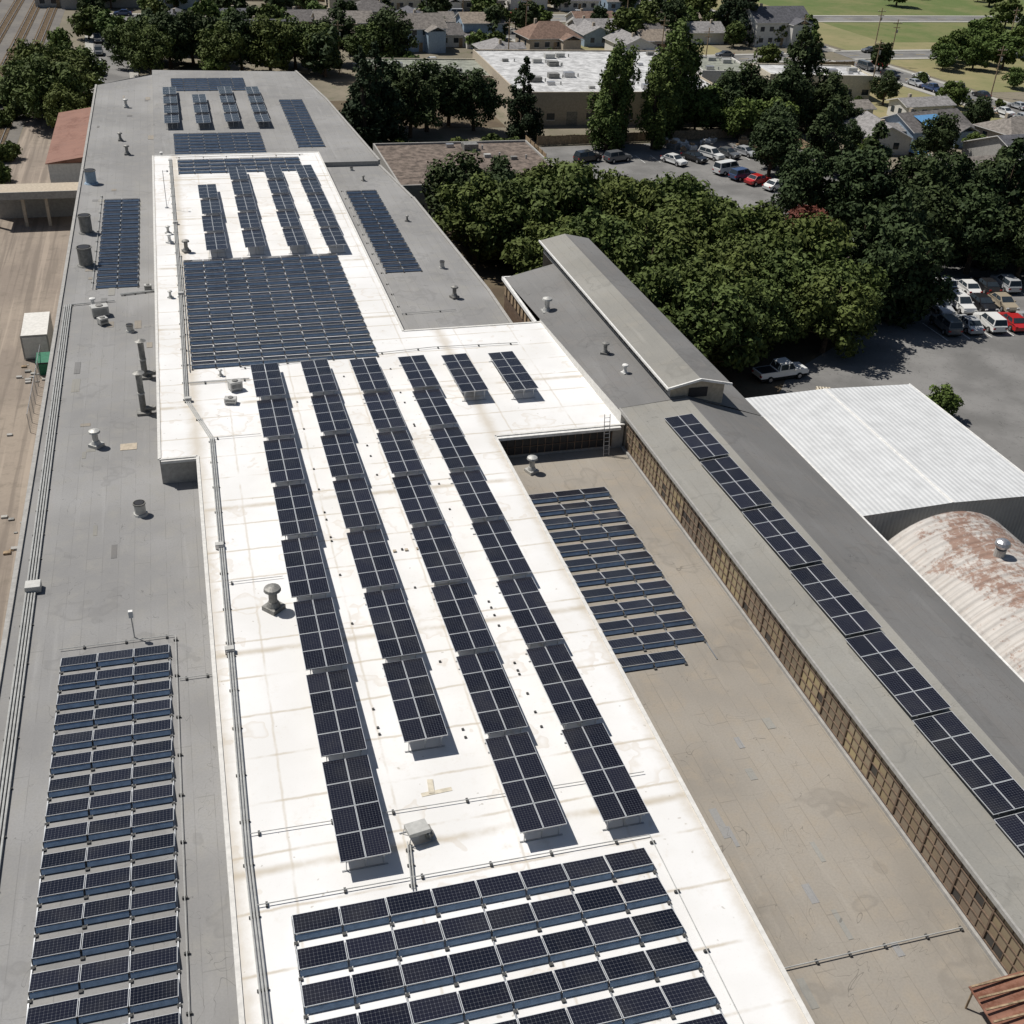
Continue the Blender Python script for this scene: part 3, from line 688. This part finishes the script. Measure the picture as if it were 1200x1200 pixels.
# ------------------------------------------------------------------ trees
def leafmesh(seed,H,Rr,kind,leaf,nl):
    rng=np.random.default_rng(seed); b=MB()
    th=H*.3
    lean=rng.normal(0,.03,2)*H
    b.tube((0,0,-.2),(lean[0]*.4,lean[1]*.4,th),H*.035,H*.022,'bark',8)
    b.tube((lean[0]*.4,lean[1]*.4,th),(lean[0],lean[1],H*.8),H*.022,H*.008,'bark',6)
    blobs=[]
    ph=rng.uniform(0,6.28,4)
    def outline(a): return 1+.18*math.sin(2*a+ph[0])+.13*math.sin(3*a+ph[1])+.08*math.sin(5*a+ph[2])
    if kind=='round':
        for i in range(62):
            u=rng.uniform(-.75,1); a=rng.uniform(0,2*math.pi); rr=math.sqrt(max(0,1-u*u))**.8*rng.uniform(.45,1.0)*outline(a)
            c=np.array([rr*math.cos(a)*Rr*.85,rr*math.sin(a)*Rr*.85,H*.50+u*H*.38*rng.uniform(.7,1.1)]); blobs.append((c,Rr*rng.uniform(.12,.30)))
        blobs.append((np.array([0,0,H*.55]),Rr*.5))
    elif kind=='poplar':
        for i in range(70):
            t=i/70; z=H*(.08+.88*t); w=Rr*(math.sin(math.pi*min(1,(t*.74+.2)))**.7)*rng.uniform(.3,1.0); a=rng.uniform(0,6.28)
            blobs.append((np.array([w*math.cos(a)*.9+Rr*.22*math.sin(t*7+ph[0]),w*math.sin(a)*.9,z]),max(.5,Rr*rng.uniform(.18,.38)*(1-.35*t))))
    else:
        for i in range(60):
            t=rng.uniform(0,1)**1.15; z=H*(.06+.92*t); a=i*2.4; w=Rr*(1-t)**.75*rng.uniform(.45,1.1)*outline(a)
            blobs.append((np.array([w*math.cos(a),w*math.sin(a),z]),Rr*(.24*(1-t)+.09)))
    for c,r in blobs[::4]:
        b.tube((lean[0]*.4,lean[1]*.4,min(th,c[2]*.7)),tuple(c),H*.011,H*.003,'bark',5,False)
    V=[];S=[]
    tot=sum(r*r for _,r in blobs)
    for c,r in blobs:
        n=max(20,int(nl*r*r/tot)); sh=rng.uniform(0,1)
        d=rng.normal(size=(n,3)); d/=np.linalg.norm(d,axis=1)[:,None]
        rad=r*(1-.45*rng.random(n)**2+rng.normal(0,.14,n))
        p=c+d*rad[:,None]*np.array([1,1,.85 if kind!='poplar' else 1.6])
        nn=d*.8+rng.normal(0,.55,(n,3)); nn[:,2]+=.4; nn/=np.linalg.norm(nn,axis=1)[:,None]
        a=np.cross(nn,rng.normal(size=(n,3))); a/=np.linalg.norm(a,axis=1)[:,None]; e=np.cross(nn,a)
        s=(leaf*rng.uniform(.5,1.4,n))[:,None]
        q=np.stack([p-a*s,p-e*s*.55+nn*s*.12,p+a*s,p+e*s*.55-nn*s*.08],1)
        hz=np.clip(p[:,2]/H,0,1)
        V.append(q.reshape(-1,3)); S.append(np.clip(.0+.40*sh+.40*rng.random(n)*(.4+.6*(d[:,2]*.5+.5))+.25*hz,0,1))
    V=np.concatenate(V);S=np.concatenate(S); base=len(b.v); nf0=len(b.f)
    b.v+=V.tolist(); nq=len(S); b.f+=[(base+4*i,base+4*i+1,base+4*i+2,base+4*i+3) for i in range(nq)]
    return b,S,nf0
LM={}
def make_tree_mesh(key,seed,H,Rr,kind,leaf,mat,nl):
    b,S,nf0=leafmesh(seed,H,Rr,kind,leaf,nl)
    mi=b.m(mat); b.mi+=[mi]*len(S)
    me=bpy.data.meshes.new(key); me.from_pydata(b.v,[],b.f)
    for k in b.mats: me.materials.append(M[k])
    me.polygons.foreach_set("material_index",b.mi)
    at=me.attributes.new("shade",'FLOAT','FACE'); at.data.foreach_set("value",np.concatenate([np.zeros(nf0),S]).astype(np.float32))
    me.update(); LM[key]=me
for i in range(4):
    make_tree_mesh("A%d"%i,10+i,10.5,5.6,'round',.30,'leafA',8500)
    make_tree_mesh("B%d"%i,20+i,12,5.4,'round',.31,'leafB',7500)
for i in range(2):
    make_tree_mesh("E%d"%i,80+i,14,5.4,'conifer',.33,'leafB',7000)
    make_tree_mesh("C%d"%i,30+i,8,4.2,'round',.34,'leafC',4000)
    make_tree_mesh("P%d"%i,40+i,18,4.3,'poplar',.32,'leafP',8000)
    make_tree_mesh("D%d"%i,50+i,15,4.4,'conifer',.32,'leafD',6000)
    make_tree_mesh("a%d"%i,90+i,10,5.2,'round',.6,'leafA',1900)
    make_tree_mesh("b%d"%i,94+i,11,5.0,'round',.6,'leafB',1900)
    make_tree_mesh("c%d"%i,98+i,8,4.2,'round',.55,'leafC',1600)
make_tree_mesh("R0",60,8,4.2,'round',.28,'leafR',5500)
make_tree_mesh("S0",70,2.0,1.4,'round',.22,'leafA',700)
names={'A':'broadleaf_tree','B':'dark_evergreen_tree','C':'street_tree','P':'poplar_tree','D':'conifer_tree','R':'red_leaf_tree','S':'shrub','E':'cypress_tree','a':'broadleaf_tree','b':'dark_evergreen_tree','c':'street_tree'}
def tree(k,x,y,s=1.0,z=0,sz=None):
    opts=[q for q in LM if q[0]==k]; me=LM[random.choice(opts)]
    o=bpy.data.objects.new(names[k],me); o.location=(x,y,z); o.rotation_euler=(random.uniform(-.04,.04),random.uniform(-.04,.04),random.uniform(0,6.28)); s*=random.uniform(.92,1.1)
    o.scale=(s,s*random.uniform(.9,1.1),(sz or s)); COL.objects.link(o); return o
mass=[(40,147),(45,149),(54,149),(50,142),(61,142),(57,137),(47,135),(41,138),(66,135),(62,129),(54,129),(48,126),(70,128),(64,122),(57,120),(50,117),(45,121),(69,118),(66,112),(60,112),(54,110),(49,108),(71,111),(68,104.5),(60,107),(42,128),(56,104.5),(51,101),(73,117),(36,141),(40,118),(50,153),(56,145),(63,137),(60,131),(53,123)]
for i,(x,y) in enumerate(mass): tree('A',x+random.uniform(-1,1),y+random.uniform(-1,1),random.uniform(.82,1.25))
for x,y,s in((36,149,1.0),(38,144,.95),(42,151,.95)): tree('B',x,y,s)
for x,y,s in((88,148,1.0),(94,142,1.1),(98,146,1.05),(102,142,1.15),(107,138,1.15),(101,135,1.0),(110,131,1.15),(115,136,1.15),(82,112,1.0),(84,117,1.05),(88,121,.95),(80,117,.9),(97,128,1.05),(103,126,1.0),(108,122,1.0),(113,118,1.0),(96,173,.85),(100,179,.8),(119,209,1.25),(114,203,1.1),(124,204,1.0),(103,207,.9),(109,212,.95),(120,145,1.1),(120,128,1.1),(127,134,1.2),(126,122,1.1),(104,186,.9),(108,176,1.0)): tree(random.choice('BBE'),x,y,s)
tree('R',77.5,127,1.15); tree('R',80,130,.95); tree('R',82,134,.9); tree('A',72,107,.8); tree('C',73,87.5,.5)
for x,y,s in((30,194,1.05),(33,199,1.15),(31,204,1.1)): tree('D',x,y,s)
for x,y,s in((40,206,1),(44,210,1),(49,214,1),(53,210,1),(37,212,1)): tree('B',x,y,s)
tree('D',61,205,1.0)
for x,y,s in((74,194,.9),(76.5,198,1.05),(83,194,.75),(86,199,.9),(89,203,1.0),(92,207,1.1)): tree('P',x,y,s)
for x,y,s in((96,205,1),(100,206,1.0),(103,200,1.0),(107,203,.9),(110,199,1)): tree('C',x,y,s)
for x,y,s in((-22,218,1.1),(-19,224,1.1),(-25,225,1.15),(-21,232,1.2),(-26,236,1.1),(-18,240,1.0),(-19,212,.9)): tree('A',x,y,s)
for x,y in((-5,262),(-1,268),(4,272),(8,278),(-9,270),(14,264),(20,262),(26,268),(31,262),(36,272),(10,260),(-6,276),(22,274),(42,264),(48,266)): tree(random.choice('AB'),x,y,random.uniform(.9,1.15))
for i in range(60): o=tree('S',random.uniform(-34,-27),random.uniform(110,240),random.uniform(.6,1.8))
for i in range(34): tree('S',random.uniform(33,60),random.uniform(186,196),random.uniform(1.0,1.7))
for i in range(40): tree('S',random.uniform(28.8,33),random.uniform(112,196),random.uniform(.7,1.4))

# ------------------------------------------------------------------ flat buildings & houses
def flat(name,x0,x1,y0,y1,h,roof,wallk,units=0,rot=0):
    cx,cy=(x0+x1)/2,(y0+y1)/2; e=empty(name,(cx,cy,0),rot); a,b=(x1-x0)/2,(y1-y0)/2
    m=MB(); m.box(-a,a,-b,b,0,h-.3,wallk)
    for X0,X1,Y0,Y1 in((-a,a,-b,-b+.25),(-a,a,b-.25,b),(-a,-a+.25,-b+.25,b-.25),(a-.25,a,-b+.25,b-.25)): m.box(X0,X1,Y0,Y1,h-.295,h+.25,wallk)
    m.obj("walls",parent=e)
    m=MB(); m.poly([(-a+.25,-b+.25,h-.05),(a-.25,-b+.25,h-.05),(a-.25,b-.25,h-.05),(-a+.25,b-.25,h-.05)],roof)
    for i in range(units):
        x=random.uniform(-a+2,a-2); y=random.uniform(-b+2,b-2); s=random.uniform(.5,1.2); m.box(x-s,x+s,y-s*.7,y+s*.7,h-.049,h+s*.8,random.choice(['ventlt','ventdk','alu']))
        m.tube((x+2,y,h-.04),(x+2,y,h+.6),.15,.15,'ventlt',8)
    m.obj("roof",parent=e)
    m=MB(); n=int(2*a/4)
    for i in range(n):
        x=-a+2+i*4; 
        if i%4==2: m.box(x,x+2.2,-b-.03,-b-.004,.02,2.6,'ventdk')
        else: m.box(x,x+1.6,-b-.03,-b-.004,1.1,2.3,'glass'); m.box(x-.08,x+1.68,-b-.05,-b-.004,.98,1.08,'trim')
    for i in range(int(2*b/4)): y=-b+2+i*4; m.box(-a-.03,-a-.004,y,y+1.6,1.1,2.3,'glass')
    m.obj("windows_and_doors",parent=e); return e
flat("flat_roof_workshop",29.3,55,158.5,182,5,'browntar','wallgrey',5)
flat("flat_roof_warehouse",63,106,212,255,6,'flatwhite','walltan',22,-.04)
flat("flat_roof_store",38,66,236,254,4.5,'flatgreen','wallcream',4,-.05)
flat("flat_roof_store",-12,4,216,224,4,'flatgreen','walltan',2)
flat("flat_roof_store",126,150,231,243,5,'flatwhite','wallcream',6,-.12)
flat("flat_roof_store",112,124,236,252,5,'flatgreen','wallwhite',3,-.12)
roofcols=[(.13,.12,.115),(.20,.18,.16),(.10,.10,.11),(.24,.20,.16),(.19,.125,.095),(.24,.23,.225)]
for i,c in enumerate(roofcols):
    M['shing%d'%i]=plain("shingle_%d"%i,c,.9,0,.22,.8)
def house(x,y,rot,w,d,h,roof,wallk,hip=False,rise=None,wing=True,name="house"):
    e=empty(name,(x,y,0),rot); a,b=w/2,d/2; rise=rise or d*.22; o=.5
    m=MB(); m.box(-a,a,-b,b,0,h,wallk)
    if not hip:
        for s in(-1,1): m.poly([(s*a,-b,h),(s*a,b,h),(s*a,0,h+rise)],wallk)
    if wing: m.box(a*.15,a*.85,-b-2.6,-b,0,h*.92,wallk)
    m.obj("walls",parent=e)
    m=MB(); t=.14
    rx=a-b*.85 if hip else a+o
    rx=max(rx,.3)
    def slab(p):
        m.poly([(q[0],q[1],q[2]+t) for q in p],roof); m.poly(p[::-1],'trim')
        for i in range(len(p)):
            q,r=p[i],p[(i+1)%len(p)]; m.poly([q,r,(r[0],r[1],r[2]+t),(q[0],q[1],q[2]+t)],'trim')
    ez=h-rise*o/b
    slab([(-a-o,-b-o,ez),(a+o,-b-o,ez),(rx,0,h+rise),(-rx,0,h+rise)])
    slab([(a+o,b+o,ez),(-a-o,b+o,ez),(-rx,0,h+rise),(rx,0,h+rise)])
    if hip:
        slab([(a+o,-b-o,ez),(a+o,b+o,ez),(rx,0,h+rise)]); slab([(-a-o,b+o,ez),(-a-o,-b-o,ez),(-rx,0,h+rise)])
    if wing:
        xm=a*.5; hw=a*.35+o*.6; zz=h*.92-.1; rz=zz+hw*.42
        slab([(xm-hw,-b-2.6-o,zz),(xm,-b-2.6-o,rz),(xm,0,rz),(xm-hw,-b*.3,zz)]); slab([(xm,-b-2.6-o,rz),(xm+hw,-b-2.6-o,zz),(xm+hw,-b*.3,zz),(xm,0,rz)])
    m.obj("roof",parent=e)
    m=MB()
    floors=2 if h>4.5 else 1
    for f in range(floors):
        z0=1.0+2.8*f
        xs=-a+1.2
        while xs<(a*.05 if wing and f==0 else a-2):
            m.box(xs,xs+1.3,-b-.03,-b-.004,z0,z0+1.2,'glass'); m.box(xs-.1,xs+1.4,-b-.05,-b-.032,z0-.1,z0-.01,'trim'); m.box(xs-.1,xs+1.4,-b-.05,-b-.032,z0+1.21,z0+1.3,'trim'); xs+=2.9
        for s in(-1,1):
            for yy in(-b*.5,b*.3): m.box(min(s*(a+.004),s*(a+.03)),max(s*(a+.004),s*(a+.03)),yy,yy+1.1,z0,z0+1.2,'glass')
    m.box(-.5,.45,-b-.04,-b-.004,.02,2.1,'wood')
    m.obj("windows_and_door",parent=e)
    m=MB(); m.box(-a*.5-.3,-a*.5+.3,.3,.9,h,h+rise+.7,'walltan'); m.obj("chimney",parent=e)
    return e
wk=['wallcream','wallwhite','walltan','wallblue','wallgrey','wallwhite']
house(93,293,.1,14,10,3.2,'shing4','walltan',True,3)
house(160,300,.1,17,11,6.2,'shing2','wallwhite',False,3,name="two_storey_house")
house(58,292,.15,13,9,5.4,'shing1','wallblue',False,2.6,name="two_storey_house")
rowsH=[(300,-6,150,16),(318,0,150,15),(356,-30,150,15),(374,-30,160,16),(395,-35,170,16),(418,-40,180,18),(445,-40,190,19),(475,-50,200,21)]
for yy,xa,xb,st in rowsH:
    x=xa+random.uniform(0,5)
    while x<xb:
        if not(80<x<105 and yy<330) and not(140<x<175 and yy<330) and random.random()<.95:
            house(x,yy+random.uniform(-2,2),random.choice([0,math.pi/2,math.pi,.05])+.03,random.uniform(10,14),random.uniform(7.5,9.5),random.choice([3,3,3,5.6]),'shing%d'%random.randrange(6),random.choice(wk),random.random()<.4,None,random.random()<.6)
        x+=st*random.uniform(.85,1.15)
for x,y in((10,290),(30,292),(44,296),(110,306),(122,290),(75,275),(70,298),(-4,300),(112,284)): house(x,y,random.choice([0,1.57])+.05,12,8.5,3,'shing%d'%random.randrange(6),random.choice(wk),random.random()<.5)
house(150,170,.1,26,16,4.5,'shing2','wallgrey',False,3,False)
house(141,196,.2,15,10,3.2,'shing0','wallblue',False,2.2)
house(128,192,1.4,12,9,3,'shing5','wallwhite',False,2)
house(160,192,.2,14,9,3,'shing1','walltan',True,2)
house(132,166,.1,16,8,3.2,'shing1','wallgrey',False,1.6,False)
house(206,222,1.3,16,10,3.2,'shing4','walltan',True,3); house(210,200,1.4,14,10,3,'shing1','wallcream',True,3); house(200,180,1.4,14,10,3,'shing3','wallwhite',False,3)
house(152,214,.1,12,6,3,'shing5','wallwhite',False,1,False); house(133,212,.1,9,6,3,'shing1','wallcream',False,1,False)
m=MB(); m.poly([(-3,-2,0),(3,-2,0),(3,2,1.1),(-3,2,1.1)],'blue'); m.obj("blue_tarp",(140,192.6,4.0),.2)
m=MB(); m.poly([(-2,-2,0.05),(2.2,-2,.05),(2,2,.35),(-2,2,.2)],'blue'); m.obj("blue_tarp",(133,186,.6),.4)
for i in range(44):
    m=MB(); s=random.uniform(.4,1.4); m.box(-s,s,-s*.6,s*.6,0,s*.8,random.choice(['wood','ventlt','trim','ventdk','wallblue','walltan'])); m.box(-s*.6,s*.3,-s*.5,s*.5,s*.8,s*1.2,random.choice(['wood','trim','conc'])); m.obj("stacked_crates",(random.uniform(116,172),random.uniform(158,228),0),random.uniform(0,3),bevel=.03)
for i in range(26):
    m=MB(); s=random.uniform(.4,1.0); m.box(-s,s,-s,s,0,s,random.choice(['wood','trim','ventdk','wallwhite'])); m.box(-s*.5,s*.6,-s*.5,s*.5,s,s*1.5,random.choice(['wood','trim'])); m.obj("stacked_crates",(random.uniform(86,112),random.uniform(192,199),.03),random.uniform(0,3),bevel=.03)
for i in range(20):
    m=MB()
    for j in range(random.randint(1,4)):
        for k in range(5): m.box(-.6,.6,-.5+k*.23,-.5+k*.23+.14,.12+j*.16,.15+j*.16,'wallcream')
        for k in(-.55,0,.5): m.box(k,k+.08,-.5,.56,j*.16,.118+j*.16,'wood')
    o=m.obj("wooden_pallet",(54.5+random.uniform(0,10),92+random.uniform(-2.4,2.2),.03),random.uniform(0,1.6)); o.scale=(1.4,1.4,1.4)

m=MB(); m.box(-1.3,1.3,-3.2,3.2,.15,2.75,'wallwhite')
for i in range(20): y=-3.1+i*.32; m.box(-1.34,-1.3,y,y+.14,.3,2.6,'wallwhite'); m.box(1.3,1.34,y,y+.14,.3,2.6,'wallwhite')
m.box(-1.36,1.36,-3.26,-3.18,.1,2.8,'wallgrey'); m.box(-1.2,1.2,-3.3,-3.262,.3,2.6,'wallwhite'); m.obj("shipping_container",(-17.4,121,0),.02)
m=MB(); m.hexa([(-1,-.8,0),(1,-.8,0),(1,.8,0),(-1,.8,0),(-1.15,-1,1.5),(1.15,-1,1.5),(1.15,1,1.8),(-1.15,1,1.8)],'green'); m.box(-1.2,1.2,-1.05,-1,1.35,1.5,'dark'); m.obj("dumpster",(-15.9,114.5,0))
m=MB()
for i in range(9):
    m.tube((-16.8,101+i*2,0),(-16.8,101+i*2,2),.04,.04,'galv',5)
m.box(-16.82,-16.78,101,117,1.95,2.0,'galv')
for i in range(40): m.tube((-16.8,101+i*.4,0),(-16.8,101+i*.4,2),.01,.01,'galv',3)
m.obj("chain_link_fence")
e=empty("rusty_roof_shed",(-16.2,186,0))
m=MB(); m.box(-2.6,2.6,-16,14,0,6.5,'wallwhite'); m.obj("walls",parent=e)
m=MB(); m.hexa([(-2.9,-16.2,6.5),(2.9,-16.2,6.7),(2.9,14.2,6.7),(-2.9,14.2,6.5),(-2.9,-16.2,6.6),(2.9,-16.2,7.5),(2.9,14.2,7.5),(-2.9,14.2,6.6)],'rustroof'); m.obj("roof",parent=e)
m=MB()
for i in range(7): m.box(-2.63,-2.605,-14+i*4,-12.5+i*4,3.2,4.6,'glass')
m.obj("windows",parent=e)
e=empty("loading_canopy",(-22,164,0))
m=MB(); m.box(-4,7.6,-1.6,3.0,4.3,4.7,'walltan'); m.box(-4,7.6,-1.75,-1.61,3.9,4.9,'wallgrey'); m.obj("roof_slab",parent=e)
m=MB()
for x in(-3.7,0,3,7.3): m.box(x-.2,x+.2,-1.4,-1,0,4.3,'walltan')
m.box(-4,7.6,2.6,2.9,0,4.3,'wallgrey'); m.obj("posts",parent=e)
m=MB()
for i in range(44):
    x=random.uniform(-19,-14.2);y=random.choice([random.uniform(80,104),random.uniform(112,118)]); s=random.uniform(.08,.35)
    m.box(x-s,x+s,y-s*.7,y+s*.7,0,s*.7,random.choice(['wood','ventdk','conc','wallgrey']))
m.obj("yard_clutter")

def fence(p,q,h=1.8,k='wood'):
    m=MB(); p=Vector(p);q=Vector(q);L=(q-p).length;ang=math.atan2(q.y-p.y,q.x-p.x); x=0
    while x<L: m.box(x,x+.9,-.02,.02,.05,h*random.uniform(.95,1),k); x+=.92
    x=0
    while x<L: m.box(x-.05,x+.05,.021,.12,0,h+.1,k); x+=2.4
    m.obj("wooden_fence",(p.x,p.y,0),ang)
for a in(((62,198),(112,201)),((-10,311),(80,312)),((105,311),(150,312)),((0,366),(150,366)),((128,205),(128,232)),((136,262),(165,264)),((112,182),(112,200)),((60,186),(60,198))): fence(*a)
def pole(x,y,h=11):
    m=MB(); m.tube((0,0,0),(0,0,h),.16,.11,'wood',8); m.box(-1.2,1.2,-.06,.06,h-1,h-.85,'wood'); m.box(-.9,.9,-.06,.06,h-2,h-1.85,'wood')
    for i in(-1.1,-.5,.5,1.1): m.tube((i,0,h-.85),(i,0,h-.65),.05,.03,'trim',6)
    m.tube((.3,0,h-3.2),(.3,0,h-2.4),.22,.22,'ventlt',8); m.obj("utility_pole",(x,y,0),random.uniform(-.2,.2))
for x,y in((178,268),(183,232),(160,330),(35,262),(75,266),(115,270),(155,274),(185,287),(230,290),(-20,330),(30,331),(80,333),(130,334),(156,240),(89,300),(120,255)): pole(x,y)
placed=[]
n=0
while n<350:
    x=random.uniform(-25,330);y=random.uniform(256,500)
    if x>172 and y<470:
        if random.random()<.93: continue
    if abs(y-(335+x*.02))<6 or abs(y-(268+(x-40)*.09))<6 and x<170: continue
    if any(abs(x-a)+abs(y-b)<6 for a,b in placed): continue
    if 85<x<140 and 262<y<300 and random.random()<.7: continue
    placed.append((x,y)); tree(random.choice('aabbbcc'),x,y,random.uniform(.5,1.0)); n+=1
for x,y,s in((194,268,1.0),(200,272,1.1),(206,270,1.0),(212,281,1.2),(218,284,1.1),(225,280,1.0),(190,262,.9),(199,262,1.0),(208,262,1.1)): tree('C',x,y,s)
tree('D',152,300,1.2); tree('D',150,308,1.0)
for x,y in((195,240),(192,215),(198,195),(190,175),(165,222),(156,200),(145,185),(132,178),(126,200),(150,225),(178,205),(168,180),(174,168),(120,188),(118,178)): tree(random.choice('BC'),x,y,random.uniform(.5,.8))
for i in range(80): tree('S',random.uniform(112,182),random.uniform(155,250),random.uniform(.5,1.3))
for i in range(110): tree(random.choice('ab'),random.uniform(-300,800),random.uniform(510,900),random.uniform(.8,1.4))

# ------------------------------------------------------------------ light, world, camera
sv=Vector((-.40,.36,.85)).normalized()
sun=bpy.data.lights.new("sun",'SUN'); sun.energy=4.8; sun.angle=R(.53); sun.color=(1,.96,.90)
so=bpy.data.objects.new("sun",sun); so.rotation_euler=sv.to_track_quat('Z','Y').to_euler(); so.location=(0,0,80); COL.objects.link(so)
w=bpy.data.worlds.new("World"); SC.world=w; w.use_nodes=True
nt=w.node_tree; bg=nt.nodes["Background"]; sky=nt.nodes.new("ShaderNodeTexSky"); sky.sky_type='NISHITA'; sky.sun_disc=False
sky.sun_elevation=math.asin(sv.z); sky.sun_rotation=math.atan2(sv.x,sv.y); nt.links.new(sky.outputs[0],bg.inputs[0]); bg.inputs[1].default_value=.052
cam=bpy.data.cameras.new("camera"); cam.sensor_width=36; cam.lens=1305/1200*36; cam.clip_start=.5; cam.clip_end=9000
co=bpy.data.objects.new("camera",cam); COL.objects.link(co)
X=Vector((.9625,-.2661,.0462)).normalized(); Z=Vector((-.2487,-.8077,.5343)); Z=(Z-X*Z.dot(X)).normalized(); Y=Z.cross(X)
mw=Matrix((X,Y,Z)).transposed().to_4x4(); mw.translation=Vector((0,0,52)); co.matrix_world=mw
SC.camera=co
SC.view_settings.view_transform='Standard'; SC.view_settings.look='None'; SC.view_settings.exposure=0
